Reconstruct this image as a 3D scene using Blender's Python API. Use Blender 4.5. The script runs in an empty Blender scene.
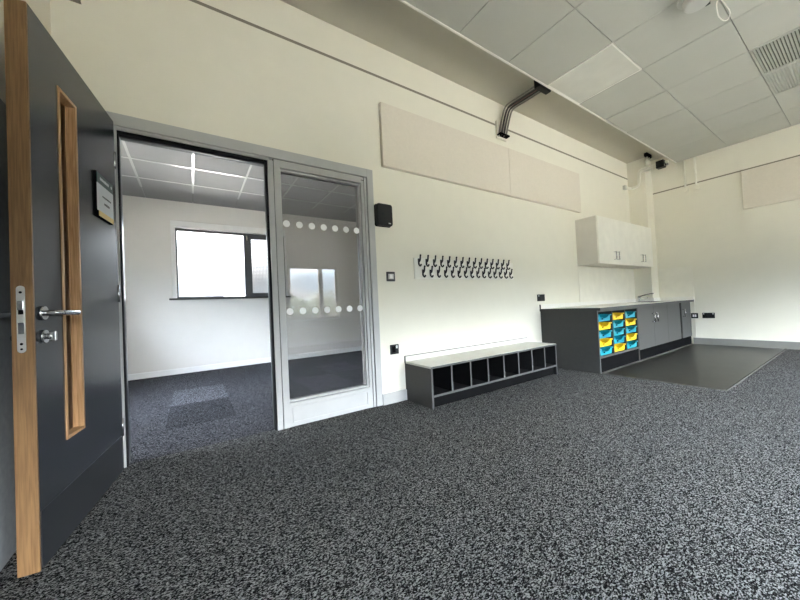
import bpy, bmesh, math, random
from mathutils import Vector, Matrix
random.seed(7)
S = bpy.context.scene
COL = S.collection
PI = math.pi

# ------------------------------------------------------------------ materials
def new_mat(name):
    m = bpy.data.materials.new(name); m.use_nodes = True
    nt = m.node_tree; b = nt.nodes['Principled BSDF']
    return m, nt, b

def N(nt, t, **kw):
    n = nt.nodes.new(t)
    for k, v in kw.items():
        if k in n.inputs: n.inputs[k].default_value = v
        else: setattr(n, k, v)
    return n

def paint(name, col, rough=.6, metal=0., var=.04, scale=6., bump=0., bscale=120., spec=.5):
    """plain surface with faint mottling and optional fine bump"""
    m, nt, b = new_mat(name)
    tc = N(nt, 'ShaderNodeTexCoord')
    nz = N(nt, 'ShaderNodeTexNoise', Scale=scale, Detail=3.)
    nt.links.new(tc.outputs['Object'], nz.inputs['Vector'])
    rp = N(nt, 'ShaderNodeValToRGB')
    rp.color_ramp.elements[0].position = .3; rp.color_ramp.elements[1].position = .7
    rp.color_ramp.elements[0].color = tuple(c*(1-var) for c in col)+(1,)
    rp.color_ramp.elements[1].color = tuple(min(1, c*(1+var)) for c in col)+(1,)
    nt.links.new(nz.outputs['Fac'], rp.inputs['Fac'])
    nt.links.new(rp.outputs['Color'], b.inputs['Base Color'])
    b.inputs['Roughness'].default_value = rough
    b.inputs['Metallic'].default_value = metal
    b.inputs['Specular IOR Level'].default_value = spec
    if bump:
        n2 = N(nt, 'ShaderNodeTexNoise', Scale=bscale, Detail=2.)
        nt.links.new(tc.outputs['Object'], n2.inputs['Vector'])
        bp = N(nt, 'ShaderNodeBump', Strength=bump, Distance=.002)
        nt.links.new(n2.outputs['Fac'], bp.inputs['Height'])
        nt.links.new(bp.outputs['Normal'], b.inputs['Normal'])
    return m

def oak(name, c1, c2, rough=.45):
    m, nt, b = new_mat(name)
    tc = N(nt, 'ShaderNodeTexCoord')
    mp = N(nt, 'ShaderNodeMapping'); mp.inputs['Scale'].default_value = (60, 60, 2.2)
    nt.links.new(tc.outputs['Object'], mp.inputs['Vector'])
    nz = N(nt, 'ShaderNodeTexNoise', Scale=3., Detail=5., Distortion=.6)
    nt.links.new(mp.outputs['Vector'], nz.inputs['Vector'])
    rp = N(nt, 'ShaderNodeValToRGB')
    rp.color_ramp.elements[0].position = .32; rp.color_ramp.elements[1].position = .68
    rp.color_ramp.elements[0].color = c1+(1,); rp.color_ramp.elements[1].color = c2+(1,)
    nt.links.new(nz.outputs['Fac'], rp.inputs['Fac'])
    nt.links.new(rp.outputs['Color'], b.inputs['Base Color'])
    b.inputs['Roughness'].default_value = rough
    bp = N(nt, 'ShaderNodeBump', Strength=.2, Distance=.001)
    nt.links.new(nz.outputs['Fac'], bp.inputs['Height']); nt.links.new(bp.outputs['Normal'], b.inputs['Normal'])
    return m

def carpet(name, lo, mid, hi, tiles=None):
    """heathered loop pile: fine light and dark flecks; tiles = (x0,x1,y0,y1,gain) turned tiles"""
    m, nt, b = new_mat(name)
    tc = N(nt, 'ShaderNodeTexCoord')
    mp = N(nt, 'ShaderNodeMapping'); mp.inputs['Scale'].default_value = (1., 1.7, 1.)
    mp.inputs['Rotation'].default_value = (0, 0, .5)
    nt.links.new(tc.outputs['Object'], mp.inputs['Vector'])
    nz = N(nt, 'ShaderNodeTexNoise', Scale=105., Detail=4., Roughness=.65)
    nt.links.new(mp.outputs['Vector'], nz.inputs['Vector'])
    vo = N(nt, 'ShaderNodeTexVoronoi', Scale=185.)
    nt.links.new(mp.outputs['Vector'], vo.inputs['Vector'])
    mx = N(nt, 'ShaderNodeMix', data_type='FLOAT'); mx.inputs[0].default_value = .42
    nt.links.new(nz.outputs['Fac'], mx.inputs[2])
    sp = N(nt, 'ShaderNodeSeparateColor'); nt.links.new(vo.outputs['Color'], sp.inputs[0])
    nt.links.new(sp.outputs[0], mx.inputs[3])
    rp = N(nt, 'ShaderNodeValToRGB')
    e = rp.color_ramp.elements
    e[0].position = .37; e[0].color = lo+(1,)
    e[1].position = .68; e[1].color = hi+(1,)
    k = e.new(.5); k.color = mid+(1,)
    nt.links.new(mx.outputs[0], rp.inputs['Fac'])
    out = rp.outputs['Color']
    if tiles:
        sx = N(nt, 'ShaderNodeSeparateXYZ'); nt.links.new(tc.outputs['Object'], sx.inputs[0])
        def mth(op, a, bb):
            n = N(nt, 'ShaderNodeMath', operation=op)
            for i, q in enumerate((a, bb)):
                if isinstance(q, float): n.inputs[i].default_value = q
                else: nt.links.new(q, n.inputs[i])
            return n.outputs[0]
        for (x0, x1, y0, y1, g) in tiles:
            f = mth('MULTIPLY', mth('MULTIPLY', mth('GREATER_THAN', sx.outputs[0], x0), mth('LESS_THAN', sx.outputs[0], x1)),
                    mth('MULTIPLY', mth('GREATER_THAN', sx.outputs[1], y0), mth('LESS_THAN', sx.outputs[1], y1)))
            gain = mth('ADD', mth('MULTIPLY', f, g-1.), 1.)
            vm = N(nt, 'ShaderNodeVectorMath', operation='SCALE')
            nt.links.new(out, vm.inputs[0]); nt.links.new(gain, vm.inputs['Scale'])
            out = vm.outputs[0]
    nt.links.new(out, b.inputs['Base Color'])
    b.inputs['Roughness'].default_value = .95
    b.inputs['Specular IOR Level'].default_value = .03
    b.inputs['Sheen Weight'].default_value = .0
    b.inputs['Sheen Roughness'].default_value = .5
    bp = N(nt, 'ShaderNodeBump', Strength=.7, Distance=.004)
    nt.links.new(mx.outputs[0], bp.inputs['Height']); nt.links.new(bp.outputs['Normal'], b.inputs['Normal'])
    return m

def glass(name, ior=1.5, tint=(1, 1, 1)):
    m = bpy.data.materials.new(name); m.use_nodes = True
    nt = m.node_tree; nt.nodes.remove(nt.nodes['Principled BSDF'])
    out = nt.nodes['Material Output']
    t = N(nt, 'ShaderNodeBsdfTransparent'); t.inputs[0].default_value = tint+(1,)
    g = N(nt, 'ShaderNodeBsdfGlossy'); g.inputs['Roughness'].default_value = 0.
    f = N(nt, 'ShaderNodeFresnel'); f.inputs['IOR'].default_value = ior
    mx = N(nt, 'ShaderNodeMixShader')
    nt.links.new(f.outputs[0], mx.inputs[0]); nt.links.new(t.outputs[0], mx.inputs[1]); nt.links.new(g.outputs[0], mx.inputs[2])
    nt.links.new(mx.outputs[0], out.inputs['Surface'])
    return m

def perforated(name):
    """white sheet metal with a grid of round holes"""
    m, nt, b = new_mat(name)
    tc = N(nt, 'ShaderNodeTexCoord')
    mp = N(nt, 'ShaderNodeMapping'); mp.inputs['Scale'].default_value = (42, 42, 42)
    nt.links.new(tc.outputs['Object'], mp.inputs['Vector'])
    fr = N(nt, 'ShaderNodeVectorMath', operation='FRACTION'); nt.links.new(mp.outputs['Vector'], fr.inputs[0])
    sb = N(nt, 'ShaderNodeVectorMath', operation='SUBTRACT'); sb.inputs[1].default_value = (.5, .5, .5)
    nt.links.new(fr.outputs[0], sb.inputs[0])
    ml = N(nt, 'ShaderNodeVectorMath', operation='MULTIPLY'); ml.inputs[1].default_value = (1, 0, 1)
    nt.links.new(sb.outputs[0], ml.inputs[0])
    ln = N(nt, 'ShaderNodeVectorMath', operation='LENGTH'); nt.links.new(ml.outputs[0], ln.inputs[0])
    gt = N(nt, 'ShaderNodeMath', operation='GREATER_THAN'); gt.inputs[1].default_value = .24
    nt.links.new(ln.outputs['Value'], gt.inputs[0]); nt.links.new(gt.outputs[0], b.inputs['Alpha'])
    b.inputs['Base Color'].default_value = (.42, .43, .46, 1); b.inputs['Roughness'].default_value = .5
    return m

M = dict(
    wall=paint('wall_paint', (.755, .725, .615), .7, var=.012, bump=.08, bscale=160),
    wall_far=paint('far_room_paint', (.75, .73, .70), .7, var=.012, bump=.08, bscale=160),
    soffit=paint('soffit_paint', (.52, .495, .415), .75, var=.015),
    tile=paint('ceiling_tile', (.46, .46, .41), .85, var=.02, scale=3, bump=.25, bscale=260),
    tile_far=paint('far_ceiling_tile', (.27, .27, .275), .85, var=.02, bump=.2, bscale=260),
    gap=paint('ceiling_grid_shadow', (.10, .10, .085), .9),
    tbar=paint('white_grid_bar', (.56, .56, .56), .2, spec=.8),
    edge_trim=paint('raft_edge_trim', (.82, .80, .74), .4),
    dark_groove=paint('shadow_gap_shade', (.23, .21, .16), .8),
    skirt=paint('skirting_grey', (.42, .42, .40), .45),
    skirt_r=paint('skirting_mid_grey', (.19, .19, .172), .5),
    frame=paint('frame_grey_paint', (.41, .41, .397), .42),
    seal=paint('black_seal', (.008, .008, .009), .7, spec=.15),
    black=paint('black_plastic', (.008, .008, .009), .4, spec=.3),
    blackmatt=paint('black_matt', (.006, .006, .0062), .8, spec=.0),
    charcoal=paint('charcoal_laminate', (.028, .032, .037), .25, var=.06, scale=30, bump=.05, bscale=400, spec=.55),
    charcoal2=paint('charcoal_board', (.034, .033, .0305), .45, var=.06, scale=25, spec=.3),
    kick=paint('charcoal_kick_plate', (.026, .028, .031), .30, var=.05, scale=40),
    panel_dark=paint('charcoal_panel_fabric', (.30, .31, .31), .8, var=.08, scale=40),
    lip=paint('grey_board_edging', (.062, .062, .060), .5, spec=.3),
    grey_door=paint('grey_laminate', (.057, .057, .0535), .5, spec=.3, var=.03),
    worktop=paint('pale_worktop', (.76, .74, .68), .32, var=.05, scale=60),
    seat=paint('pale_bench_top', (.60, .59, .53), .4, var=.04, scale=50),
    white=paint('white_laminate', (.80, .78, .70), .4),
    white_side=paint('white_laminate_shaded', (.58, .55, .49), .45),  # same white laminate, shade on the cupboard sides put into the colour
    splash=paint('white_cladding', (.775, .745, .645), .5),
    pin=paint('pinboard_felt', (.69, .635, .54), .95, var=.02, scale=40, bump=.2, bscale=300),
    chrome=paint('chrome', (.62, .62, .63), .12, 1.0, var=.02),
    steel=paint('satin_steel', (.50, .50, .50), .22, 1.0, var=.03),
    plate=paint('lock_faceplate_steel', (.75, .74, .70), .42, .85, var=.03),
    darkmetal=paint('dark_window_frame', (.085, .09, .10), .45),
    reveal=paint('white_reveal', (.83, .83, .82), .5),
    brownframe=paint('bronze_window_frame', (.16, .145, .125), .5),
    vinyl=paint('dark_vinyl', (.026, .025, .021), .30, var=.2, spec=.14, scale=5, bump=.04, bscale=300),
    strip=paint('threshold_strip', (.075, .073, .065), .8, spec=.05),
    teal=paint('teal_plastic', (.003, .235, .30), .35),
    yellow=paint('yellow_plastic', (.82, .51, .012), .35),
    pipe=paint('white_pvc', (.80, .78, .68), .4),
    cubby=paint('cubby_board_shaded', (.010, .010, .0105), .7, spec=.1),  # bench board with the darkness of the recesses put into its colour
    darkchrome=paint('chrome_dark_reflection', (.33, .33, .33), .15, 1.0),  # dark reflections in the chrome put into its colour
    flex=paint('flexible_conduit', (.30, .28, .25), .35, .6, var=.25, scale=90),
    flexdark=paint('dark_conduit', (.07, .065, .06), .5, var=.3, scale=90),
    red=paint('red_cable', (.35, .06, .04), .5),
    wcable=paint('white_cable', (.85, .83, .76), .4),
    greyplastic=paint('light_grey_plastic', (.52, .52, .48), .45),
    rocker=paint('white_rocker', (.88, .88, .86), .3),
    led=paint('light_panel_diffuser', (.60, .59, .53), .5),
    grille=paint('grille_grey', (.40, .41, .36), .5),
    sticker=paint('frosted_dot', (.92, .92, .91), .6),
    sign_w=paint('sign_face', (.66, .69, .72), .4),
    sign_g=paint('sign_dark_green', (.010, .045, .045), .35),
    sign_y=paint('sign_yellow', (.78, .60, .22), .4),
    ink=paint('sign_ink', (.05, .055, .06), .5),
    oak_edge=oak('oak_edge', (.155, .083, .034), (.265, .150, .064)),
    oak_vis=oak('oak_vision_frame', (.34, .18, .075), (.56, .34, .17)),
    carpet=carpet('carpet_main', (.0023, .0024, .0024), (.0150, .0155, .0153), (.200, .200, .194)),
    carpet_far=carpet('carpet_far', (.0022, .0023, .0028), (.0135, .0142, .017), (.145, .148, .162),  # same carpet, the far room's dimmer, bluer light put into the colour
                      tiles=((.785, 1.282, 1.36, 2.12, 1.5), (.785, 1.282, .60, 1.36, .68), (2.05, 2.55, .9, 1.7, 1.45), (2.55, 3.05, 1.7, 2.4, 1.4))),
    glass=glass('window_glass', 1.45),
    screen_glass=glass('screen_glass', 1.6, (.76, .755, .75)),
    vglass=glass('vision_glass', 1.5, (.55, .5, .45)),
    perf=perforated('perforated_sheet'),
    leaf=paint('tree_leaves', (.075, .085, .045), .7, var=.4, scale=2),
    bark=paint('tree_bark', (.12, .09, .06), .9),
    paving=paint('pale_paving', (.13, .125, .11), .9, var=.12, scale=.3),
    brick=paint('pale_cladding', (.45, .40, .36), .8),
    roofw=paint('pale_roof', (.6, .6, .6), .7),
)

# ------------------------------------------------------------------ geometry helpers
class MB:
    def __init__(self): self.bm = bmesh.new()
    def box(self, x0, x1, y0, y1, z0, z1, bev=0.):
        if x0 > x1: x0, x1 = x1, x0
        if y0 > y1: y0, y1 = y1, y0
        if z0 > z1: z0, z1 = z1, z0
        t = bmesh.new()
        v = [t.verts.new((x, y, z)) for x in (x0, x1) for y in (y0, y1) for z in (z0, z1)]
        for f in ((0, 1, 3, 2), (4, 6, 7, 5), (0, 4, 5, 1), (2, 3, 7, 6), (0, 2, 6, 4), (1, 5, 7, 3)):
            t.faces.new([v[i] for i in f])
        if bev: bmesh.ops.bevel(t, geom=t.edges[:], offset=bev, segments=2, affect='EDGES', profile=.5)
        self._merge(t); return self
    def _merge(self, t, mat=None):
        if mat is not None: bmesh.ops.transform(t, matrix=mat, verts=t.verts[:])
        me = bpy.data.meshes.new('tmp'); t.to_mesh(me); t.free()
        self.bm.from_mesh(me); bpy.data.meshes.remove(me)
    def prism(self, pts, axis, a, b, bev=0.):
        """extrude a 2D outline; axis 'y': pts are (x,z); axis 'x': pts are (y,z); axis 'z': pts are (x,y)"""
        t = bmesh.new()
        def P(p, d): return {'y': (p[0], d, p[1]), 'x': (d, p[0], p[1]), 'z': (p[0], p[1], d)}[axis]
        lo = [t.verts.new(P(p, a)) for p in pts]; hi = [t.verts.new(P(p, b)) for p in pts]
        t.faces.new(lo); t.faces.new(hi[::-1])
        n = len(pts)
        for i in range(n): t.faces.new((lo[i], hi[i], hi[(i+1) % n], lo[(i+1) % n]))
        bmesh.ops.recalc_face_normals(t, faces=t.faces[:])
        if bev: bmesh.ops.bevel(t, geom=t.edges[:], offset=bev, segments=2, affect='EDGES')
        self._merge(t); return self
    def tube(self, pts, r, seg=10, cap=True):
        pts = [Vector(p) for p in pts]; n = len(pts)
        rs = r if isinstance(r, (list, tuple)) else [r]*n
        t = bmesh.new(); rings = []; up = None
        for i, p in enumerate(pts):
            d = (pts[min(i+1, n-1)]-pts[max(i-1, 0)]).normalized()
            if up is None:
                up = d.orthogonal().normalized()
            up = (up - d*up.dot(d)); up = up.normalized() if up.length > 1e-6 else d.orthogonal().normalized()
            w = d.cross(up)
            rings.append([t.verts.new(p+(up*math.cos(2*PI*k/seg)+w*math.sin(2*PI*k/seg))*rs[i]) for k in range(seg)])
        for a, b in zip(rings, rings[1:]):
            for k in range(seg): t.faces.new((a[k], a[(k+1) % seg], b[(k+1) % seg], b[k]))
        if cap: t.faces.new(rings[0][::-1]); t.faces.new(rings[-1])
        bmesh.ops.recalc_face_normals(t, faces=t.faces[:])
        for f in t.faces: f.smooth = len(f.verts) == 4
        self._merge(t); return self
    def cyl(self, c, axis, r, h, seg=24, bev=0.):
        """cylinder from c along +axis for h"""
        A = Vector(axis).normalized(); c = Vector(c)
        if bev:
            return self.tube([c, c+A*.0001, c+A*bev, c+A*(h-bev), c+A*(h-.0001), c+A*h], [r-bev, r-bev*.7, r, r, r-bev*.7, r-bev], seg)
        return self.tube([c, c+A*h], r, seg)
    def ball(self, c, r, seg=12):
        t = bmesh.new(); bmesh.ops.create_uvsphere(t, u_segments=seg, v_segments=max(6, seg//2), radius=r)
        for f in t.faces: f.smooth = True
        self._merge(t, Matrix.Translation(c)); return self
    def build(self, name, mat, parent=None, **tags):
        me = bpy.data.meshes.new(name); self.bm.to_mesh(me); self.bm.free()
        o = bpy.data.objects.new(name, me); COL.objects.link(o)
        me.materials.append(M[mat] if isinstance(mat, str) else mat)
        if parent is not None: o.parent = parent
        for k, v in tags.items(): o[k] = v
        return o

def empty(name, loc=(0, 0, 0), rz=0., **tags):
    o = bpy.data.objects.new(name, None); COL.objects.link(o)
    o.location = loc; o.rotation_euler = (0, 0, rz); o.empty_display_size = .1
    for k, v in tags.items(): o[k] = v
    return o

def thing(name, label, cat, loc=(0, 0, 0), rz=0., group=None):
    o = empty(name, loc, rz, label=label, category=cat)
    if group: o['group'] = group
    return o

def struct(name, mb, mat, parent=None):
    o = mb.build(name, mat, parent)
    if parent is None: o['kind'] = 'structure'
    return o

def copy_tree(o, parent=None):
    c = o.copy(); COL.objects.link(c)
    if parent is not None: c.parent = parent
    for ch in list(o.children): copy_tree(ch, c)
    return c

def bez(p, n=8):
    """smooth a polyline (Catmull-Rom)"""
    p = [Vector(q) for q in p]; out = []
    for i in range(len(p)-1):
        a, b, c, d = p[max(i-1, 0)], p[i], p[i+1], p[min(i+2, len(p)-1)]
        for k in range(n):
            t = k/n
            out.append(.5*((2*b)+(c-a)*t+(2*a-5*b+4*c-d)*t*t+(3*b-a-3*c+d)*t**3))
    out.append(p[-1]); return out

# ------------------------------------------------------------------ dimensions (metres; main wall is y=0)
XL, XR, YR = .38, 8.034, -5.30      # left wall, right wall, rear wall faces
ZC, ZS = 3.107, 3.285               # tiled raft, soffit
YE = -.6164                         # raft edge
FY = 3.435; FZ = 2.643              # far room back wall, ceiling
# ------------------------------------------------------------------ floors
struct('floor', MB().box(XL-.2, XR+.2, YR-.1, .05, -.2, 0), 'carpet')
struct('floor_far', MB().box(-1.6, 6.1, .05, FY+.1, -.2, 0), 'carpet_far')
struct('floor_vinyl', MB().box(4.835, XR, -1.685, -.02, 0.0, .003), 'vinyl')
b = MB(); b.box(4.835, XR, -1.70, -1.684, 0, .006); struct('trim_1', b, 'strip')
struct('trim_2', MB().box(4.825, 4.836, -1.70, -.705, 0, .005), 'strip')
struct('trim_3', MB().box(4.86, 7.98, -.700, -.690, .003, .010), 'strip')

# ------------------------------------------------------------------ main wall (y=0) with the door and screen opening
b = MB()
b.box(-1.6, .600, 0, .15, 0, 2.985); b.box(.600, 2.375, 0, .15, 2.100, 2.985); b.box(2.375, 8.2, 0, .15, 0, 2.985)
b.box(-1.6, 8.2, 0, .15, 3.008, 3.40)
b.box(-1.6, 8.2, .03, .15, 2.98, 3.02)
struct('wall_back', b, 'wall')
struct('trim_4', MB().box(XL, 7.733, .0, .03, 2.9845, 3.0085), 'dark_groove')  # dark strip filling the groove, its shade put into the colour
# right wall with a shadow gap
b = MB()
b.box(XR, XR+.2, YR-.3, .15, 0, 2.672); b.box(XR, XR+.2, YR-.3, .15, 2.692, 3.40); b.box(XR+.03, XR+.2, YR-.3, .15, 2.66, 2.70)
struct('wall_right', b, 'wall')
struct('trim_5', MB().box(XR+.001, XR+.03, YR, 0, 2.6715, 2.6925), 'dark_groove')  # groove shade painted as a dark infill strip
W4 = (-5.0, -3.0, .645, 1.985)      # unseen left wall window added behind the camera to brighten the room (y0,y1,z0,z1)
b = MB(); b.box(XL-.2, XL, YR-.3, W4[0], 0, 3.40); b.box(XL-.2, XL, W4[1], 0, 0, 3.40); b.box(XL-.2, XL, W4[0], W4[1], 0, W4[2]); b.box(XL-.2, XL, W4[0], W4[1], W4[3], 3.40)
struct('wall_left', b, 'wall')
# rear wall with window openings
W1 = (2.985, 4.262, .645, 1.985); W2 = (5.05, 7.55, .645, 1.985); W3 = (.75, 2.35, .645, 1.985)
b = MB(); wins = sorted([W1, W2, W3])
x = XL-.2
for w in wins:
    b.box(x, w[0], YR-.3, YR, 0, 3.40); b.box(w[0], w[1], YR-.3, YR, 0, w[2]); b.box(w[0], w[1], YR-.3, YR, w[3], 3.40); x = w[1]
b.box(x, XR+.2, YR-.3, YR, 0, 3.40)
struct('wall_rear', b, 'wall')
# corner boxing
struct('column', MB().box(7.733, XR, -.268, 0, 0, ZS), 'wall')
# skirtings
b = MB(); b.prism([(0, 0), (-.016, 0), (-.016, .088), (-.010, .096), (0, .096)], 'x', 2.375, 2.629)
b.prism([(0, 0), (-.016, 0), (-.016, .088), (-.010, .096), (0, .096)], 'x', 4.476, 4.80); struct('baseboard_back', b, 'skirt')
struct('baseboard_right', MB().prism([(XR, 0), (XR-.016, 0), (XR-.016, .098), (XR-.010, .106), (XR, .106)], 'y', YR, -.70), 'skirt_r')
struct('baseboard_rear', MB().prism([(YR, 0), (YR+.016, 0), (YR+.016, .09), (YR+.010, .10), (YR, .10)], 'x', XL, XR-.02), 'reveal')
struct('baseboard_far', MB().prism([(FY, 0), (FY-.016, 0), (FY-.016, .075), (FY-.010, .084), (FY, .084)], 'x', -1.5, 5.98), 'reveal')

# ------------------------------------------------------------------ ceilings
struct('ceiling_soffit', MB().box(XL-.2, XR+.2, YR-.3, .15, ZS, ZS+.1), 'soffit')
JX, JT, PY = 2.901, .6315, .6215
xs = [JX+k*JT for k in range(-4, 9)]
xs = [q for q in xs if XL+.02 < q < XR-.05]
xs = [XL+.004]+xs+[XR-.016]
ys = [YE-.018-k*PY for k in range(8)]; ys = [q for q in ys if q > YR+.1]+[YR+.004]
tiles = MB(); lights = []; grilles = []
def cell(x): return round((x-JX)/JT)
for i in range(len(xs)-1):
    for j in range(len(ys)-1):
        k = cell(xs[i]) if i > 0 else -99
        g = .0028
        x0, x1, y0, y1 = xs[i]+g, xs[i+1]-g, ys[j+1]+g*.8, ys[j]-g*.8
        if k == 2 and j == 0: lights.append((x0, x1, y0, y1)); continue
        if k in (4, 5) and j == 2: grilles.append((x0, x1, y0, y1)); continue
        dz = -.006 if (k == 4 and j == 0) else (-.003 if (k == 5 and j == 0) else random.uniform(-.0008, .0008))
        if k == 4 and j == 0: y1 -= .012; x1 -= .008
        if k == 3 and j == 0: x0 += .007
        tiles.box(x0, x1, y0, y1, ZC+dz, ZC+.016, .0015)
struct('ceiling', tiles, 'tile')
struct('ceiling_backing', MB().box(XL, XR-.016, YR, YE-.002, ZC+.0165, ZC+.05), 'gap')
struct('trim_6', MB().box(XL, XR-.014, YE-.016, YE, ZC-.004, ZC+.055, .002), 'edge_trim')
# light panel in the raft
x0, x1, y0, y1 = lights[0]
t = thing('ceiling_light', 'square flat light panel, palest tile in the ceiling next to the raft edge', 'ceiling light', ((x0+x1)/2, (y0+y1)/2, ZC))
hx, hy = (x1-x0)/2, (y1-y0)/2
b = MB(); w = .012
b.box(-hx, hx, -hy, -hy+w, -.004, .014); b.box(-hx, hx, hy-w, hy, -.004, .014); b.box(-hx, -hx+w, -hy+w, hy-w, -.004, .014); b.box(hx-w, hx, -hy+w, hy-w, -.004, .014)
b.build('frame', 'edge_trim', t)
MB().box(-hx+w, hx-w, -hy+w, hy-w, -.001, .012).build('diffuser', 'led', t)
# two ceiling grilles
grilles.sort()
for n, (x0, x1, y0, y1) in enumerate(grilles):
    t = thing('ceiling_grille', ('square ceiling air grille with wide open slats, nearer the hanging cable loop',
                                 'square ceiling air grille with fine close slats, nearer the right wall')[n], 'air grille',
              ((x0+x1)/2, (y0+y1)/2, ZC), 0, 'ceiling air grilles')
    hx, hy = (x1-x0)/2, (y1-y0)/2; w = .016
    b = MB()
    b.box(-hx, hx, -hy, -hy+w, -.006, .013); b.box(-hx, hx, hy-w, hy, -.006, .013); b.box(-hx, -hx+w, -hy+w, hy-w, -.006, .013); b.box(hx-w, hx, -hy+w, hy-w, -.006, .013)
    b.build('frame', 'tile', t)
    MB().box(-hx+w, hx-w, -hy+w, hy-w, .010, .014).build('backing', 'gap' if n == 0 else 'grille', t)
    b = MB(); ns = 28
    for k in range(ns):
        yy = -hy+w+(2*hy-2*w)*(k+.5)/ns; hw = (2*hy-2*w)/ns*.30
        b.box(-hx+w, hx-w, yy-hw, yy+hw, -.004, .009)
    if n == 1:
        for k in range(34):
            xx = -hx+w+(2*hx-2*w)*(k+.5)/34; b.box(xx-.0035, xx+.0035, -hy+w, hy-w, -.003, .008)
    b.build('louvre', 'grille', t)
# round ceiling mount with a white cable loop
t = thing('ceiling_mount', 'pale grey round mount hanging under the ceiling tiles by the cable loop', 'ceiling mount', (4.22, -1.80, ZC))
MB().cyl((0, 0, -.02), (0, 0, 1), .115, .02, 32, .004).build('cover_plate', 'greyplastic', t)
MB().cyl((0, 0, -.085), (0, 0, 1), .082, .066, 32, .012).build('body', 'greyplastic', t)
MB().box(.085, .135, -.045, -.015, -.05, -.001, .004).build('connector', 'black', t)
lp = [(4.44, -1.865, ZC-.002), (4.47, -1.855, ZC-.02), (4.55, -1.848, ZC-.055), (4.62, -1.862, ZC-.07), (4.64, -1.885, ZC-.065), (4.58, -1.905, ZC-.05), (4.49, -1.895, ZC-.022), (4.45, -1.885, ZC-.002)]
o = MB().tube(bez(lp), .0042, 8).build('cable_loop', 'wcable'); o['label'] = 'thin white cable loop dangling from the ceiling near the air grille'; o['category'] = 'cable'

# ------------------------------------------------------------------ far room
WF = (.746, 2.445, 1.145, 2.350)
b = MB()
b.box(-1.6, WF[0], FY, FY+.28, 0, 2.9); b.box(WF[1], 6.1, FY, FY+.28, 0, 2.9); b.box(WF[0], WF[1], FY, FY+.28, 0, WF[2]); b.box(WF[0], WF[1], FY, FY+.28, WF[3], 2.9)
struct('wall_far', b, 'wall_far')
WS = (.4, 1.5, .8, 2.1)     # unseen window added to light the far room, in its right wall (y0,y1,z0,z1)
b = MB()
b.box(6.0, 6.25, .15, WS[0], 0, 2.9); b.box(6.0, 6.25, WS[1], FY, 0, 2.9); b.box(6.0, 6.25, WS[0], WS[1], 0, WS[2]); b.box(6.0, 6.25, WS[0], WS[1], WS[3], 2.9)
struct('wall_far_right', b, 'wall_far')
WL = (.45, 2.2, 1.0, 2.15)     # second unseen window added for the far room's light, in its left wall
b = MB()
b.box(-1.6, -1.5, .15, WL[0], 0, 2.9); b.box(-1.6, -1.5, WL[1], FY, 0, 2.9); b.box(-1.6, -1.5, WL[0], WL[1], 0, WL[2]); b.box(-1.6, -1.5, WL[0], WL[1], WL[3], 2.9)
struct('wall_far_left', b, 'wall_far')
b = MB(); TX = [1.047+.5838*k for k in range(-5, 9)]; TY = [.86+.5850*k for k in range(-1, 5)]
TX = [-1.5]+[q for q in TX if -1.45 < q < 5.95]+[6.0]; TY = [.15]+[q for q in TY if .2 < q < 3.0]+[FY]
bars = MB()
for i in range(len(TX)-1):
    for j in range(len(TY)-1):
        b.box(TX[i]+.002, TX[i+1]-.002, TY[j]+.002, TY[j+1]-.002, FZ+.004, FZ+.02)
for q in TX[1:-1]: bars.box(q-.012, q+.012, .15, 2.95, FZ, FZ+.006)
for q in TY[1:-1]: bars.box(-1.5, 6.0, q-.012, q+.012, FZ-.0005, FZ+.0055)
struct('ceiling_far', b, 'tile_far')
struct('trim_7', bars, 'tbar')
struct('ceiling_far_backing', MB().box(-1.6, 6.1, .15, FY+.1, FZ+.021, FZ+.15), 'gap')

# window_1: far room window (fixed light, mullion, perforated vent panel)
x0, x1, z0, z1 = WF
w1 = empty('window_1', ((x0+x1)/2, FY, z0), kind='structure', label='strip window in the far room with one big pane and a perforated vent panel', category='window')
def rel(bm, o):   # geometry drawn in world metres, parented to an empty at o.location
    bmesh.ops.translate(bm.bm, verts=bm.bm.verts[:], vec=-Vector(o.location)); return bm
b = MB(); y0, y1 = FY+.10, FY+.16
zt = z1-.100; xl = x0+.055
b.box(xl, x1, y0, y1, zt-.035, zt); b.box(xl, x1, y0, y1, z0, z0+.030); b.box(xl, xl+.022, y0, y1, z0+.030, zt-.035); b.box(x1-.04, x1, y0, y1, z0+.030, zt-.035)
b.box(1.765, 1.875, y0-.01, y1, z0+.03, zt-.035); b.box(1.875, x1-.04, y0-.01, y1, zt-.085, zt-.035); b.box(1.875, x1-.04, y0-.01, y1, z0+.03, z0+.075); b.box(x1-.09, x1-.04, y0-.01, y1, z0+.075, zt-.085)
rel(b, w1).build('window_frame', 'darkmetal', w1)
rel(MB().box(xl+.022, 1.765, y0+.02, y0+.026, z0+.030, zt-.035), w1).build('pane', 'glass', w1)
rel(MB().box(1.875, x1-.09, y0+.012, y0+.016, z0+.075, zt-.085), w1).build('vent_panel', 'perf', w1)
b = MB(); b.box(x0, xl, FY+.012, y1, z0, z1); b.box(x1-.008, x1, FY-.004, y0, z0, z1); b.box(xl, x1, FY+.012, y1, zt, z1)
rel(b, w1).build('reveal', 'reveal', w1)
rel(MB().box(x0-.04, x1+.04, FY-.035, y0, z0-.022, z0+.004, .003), w1).build('window_sill', 'lip', w1)
rel(MB().box(1.80, 1.825, y0-.03, y0-.008, zt-.13, zt-.04, .003), w1).build('catch', 'steel', w1)
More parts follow.
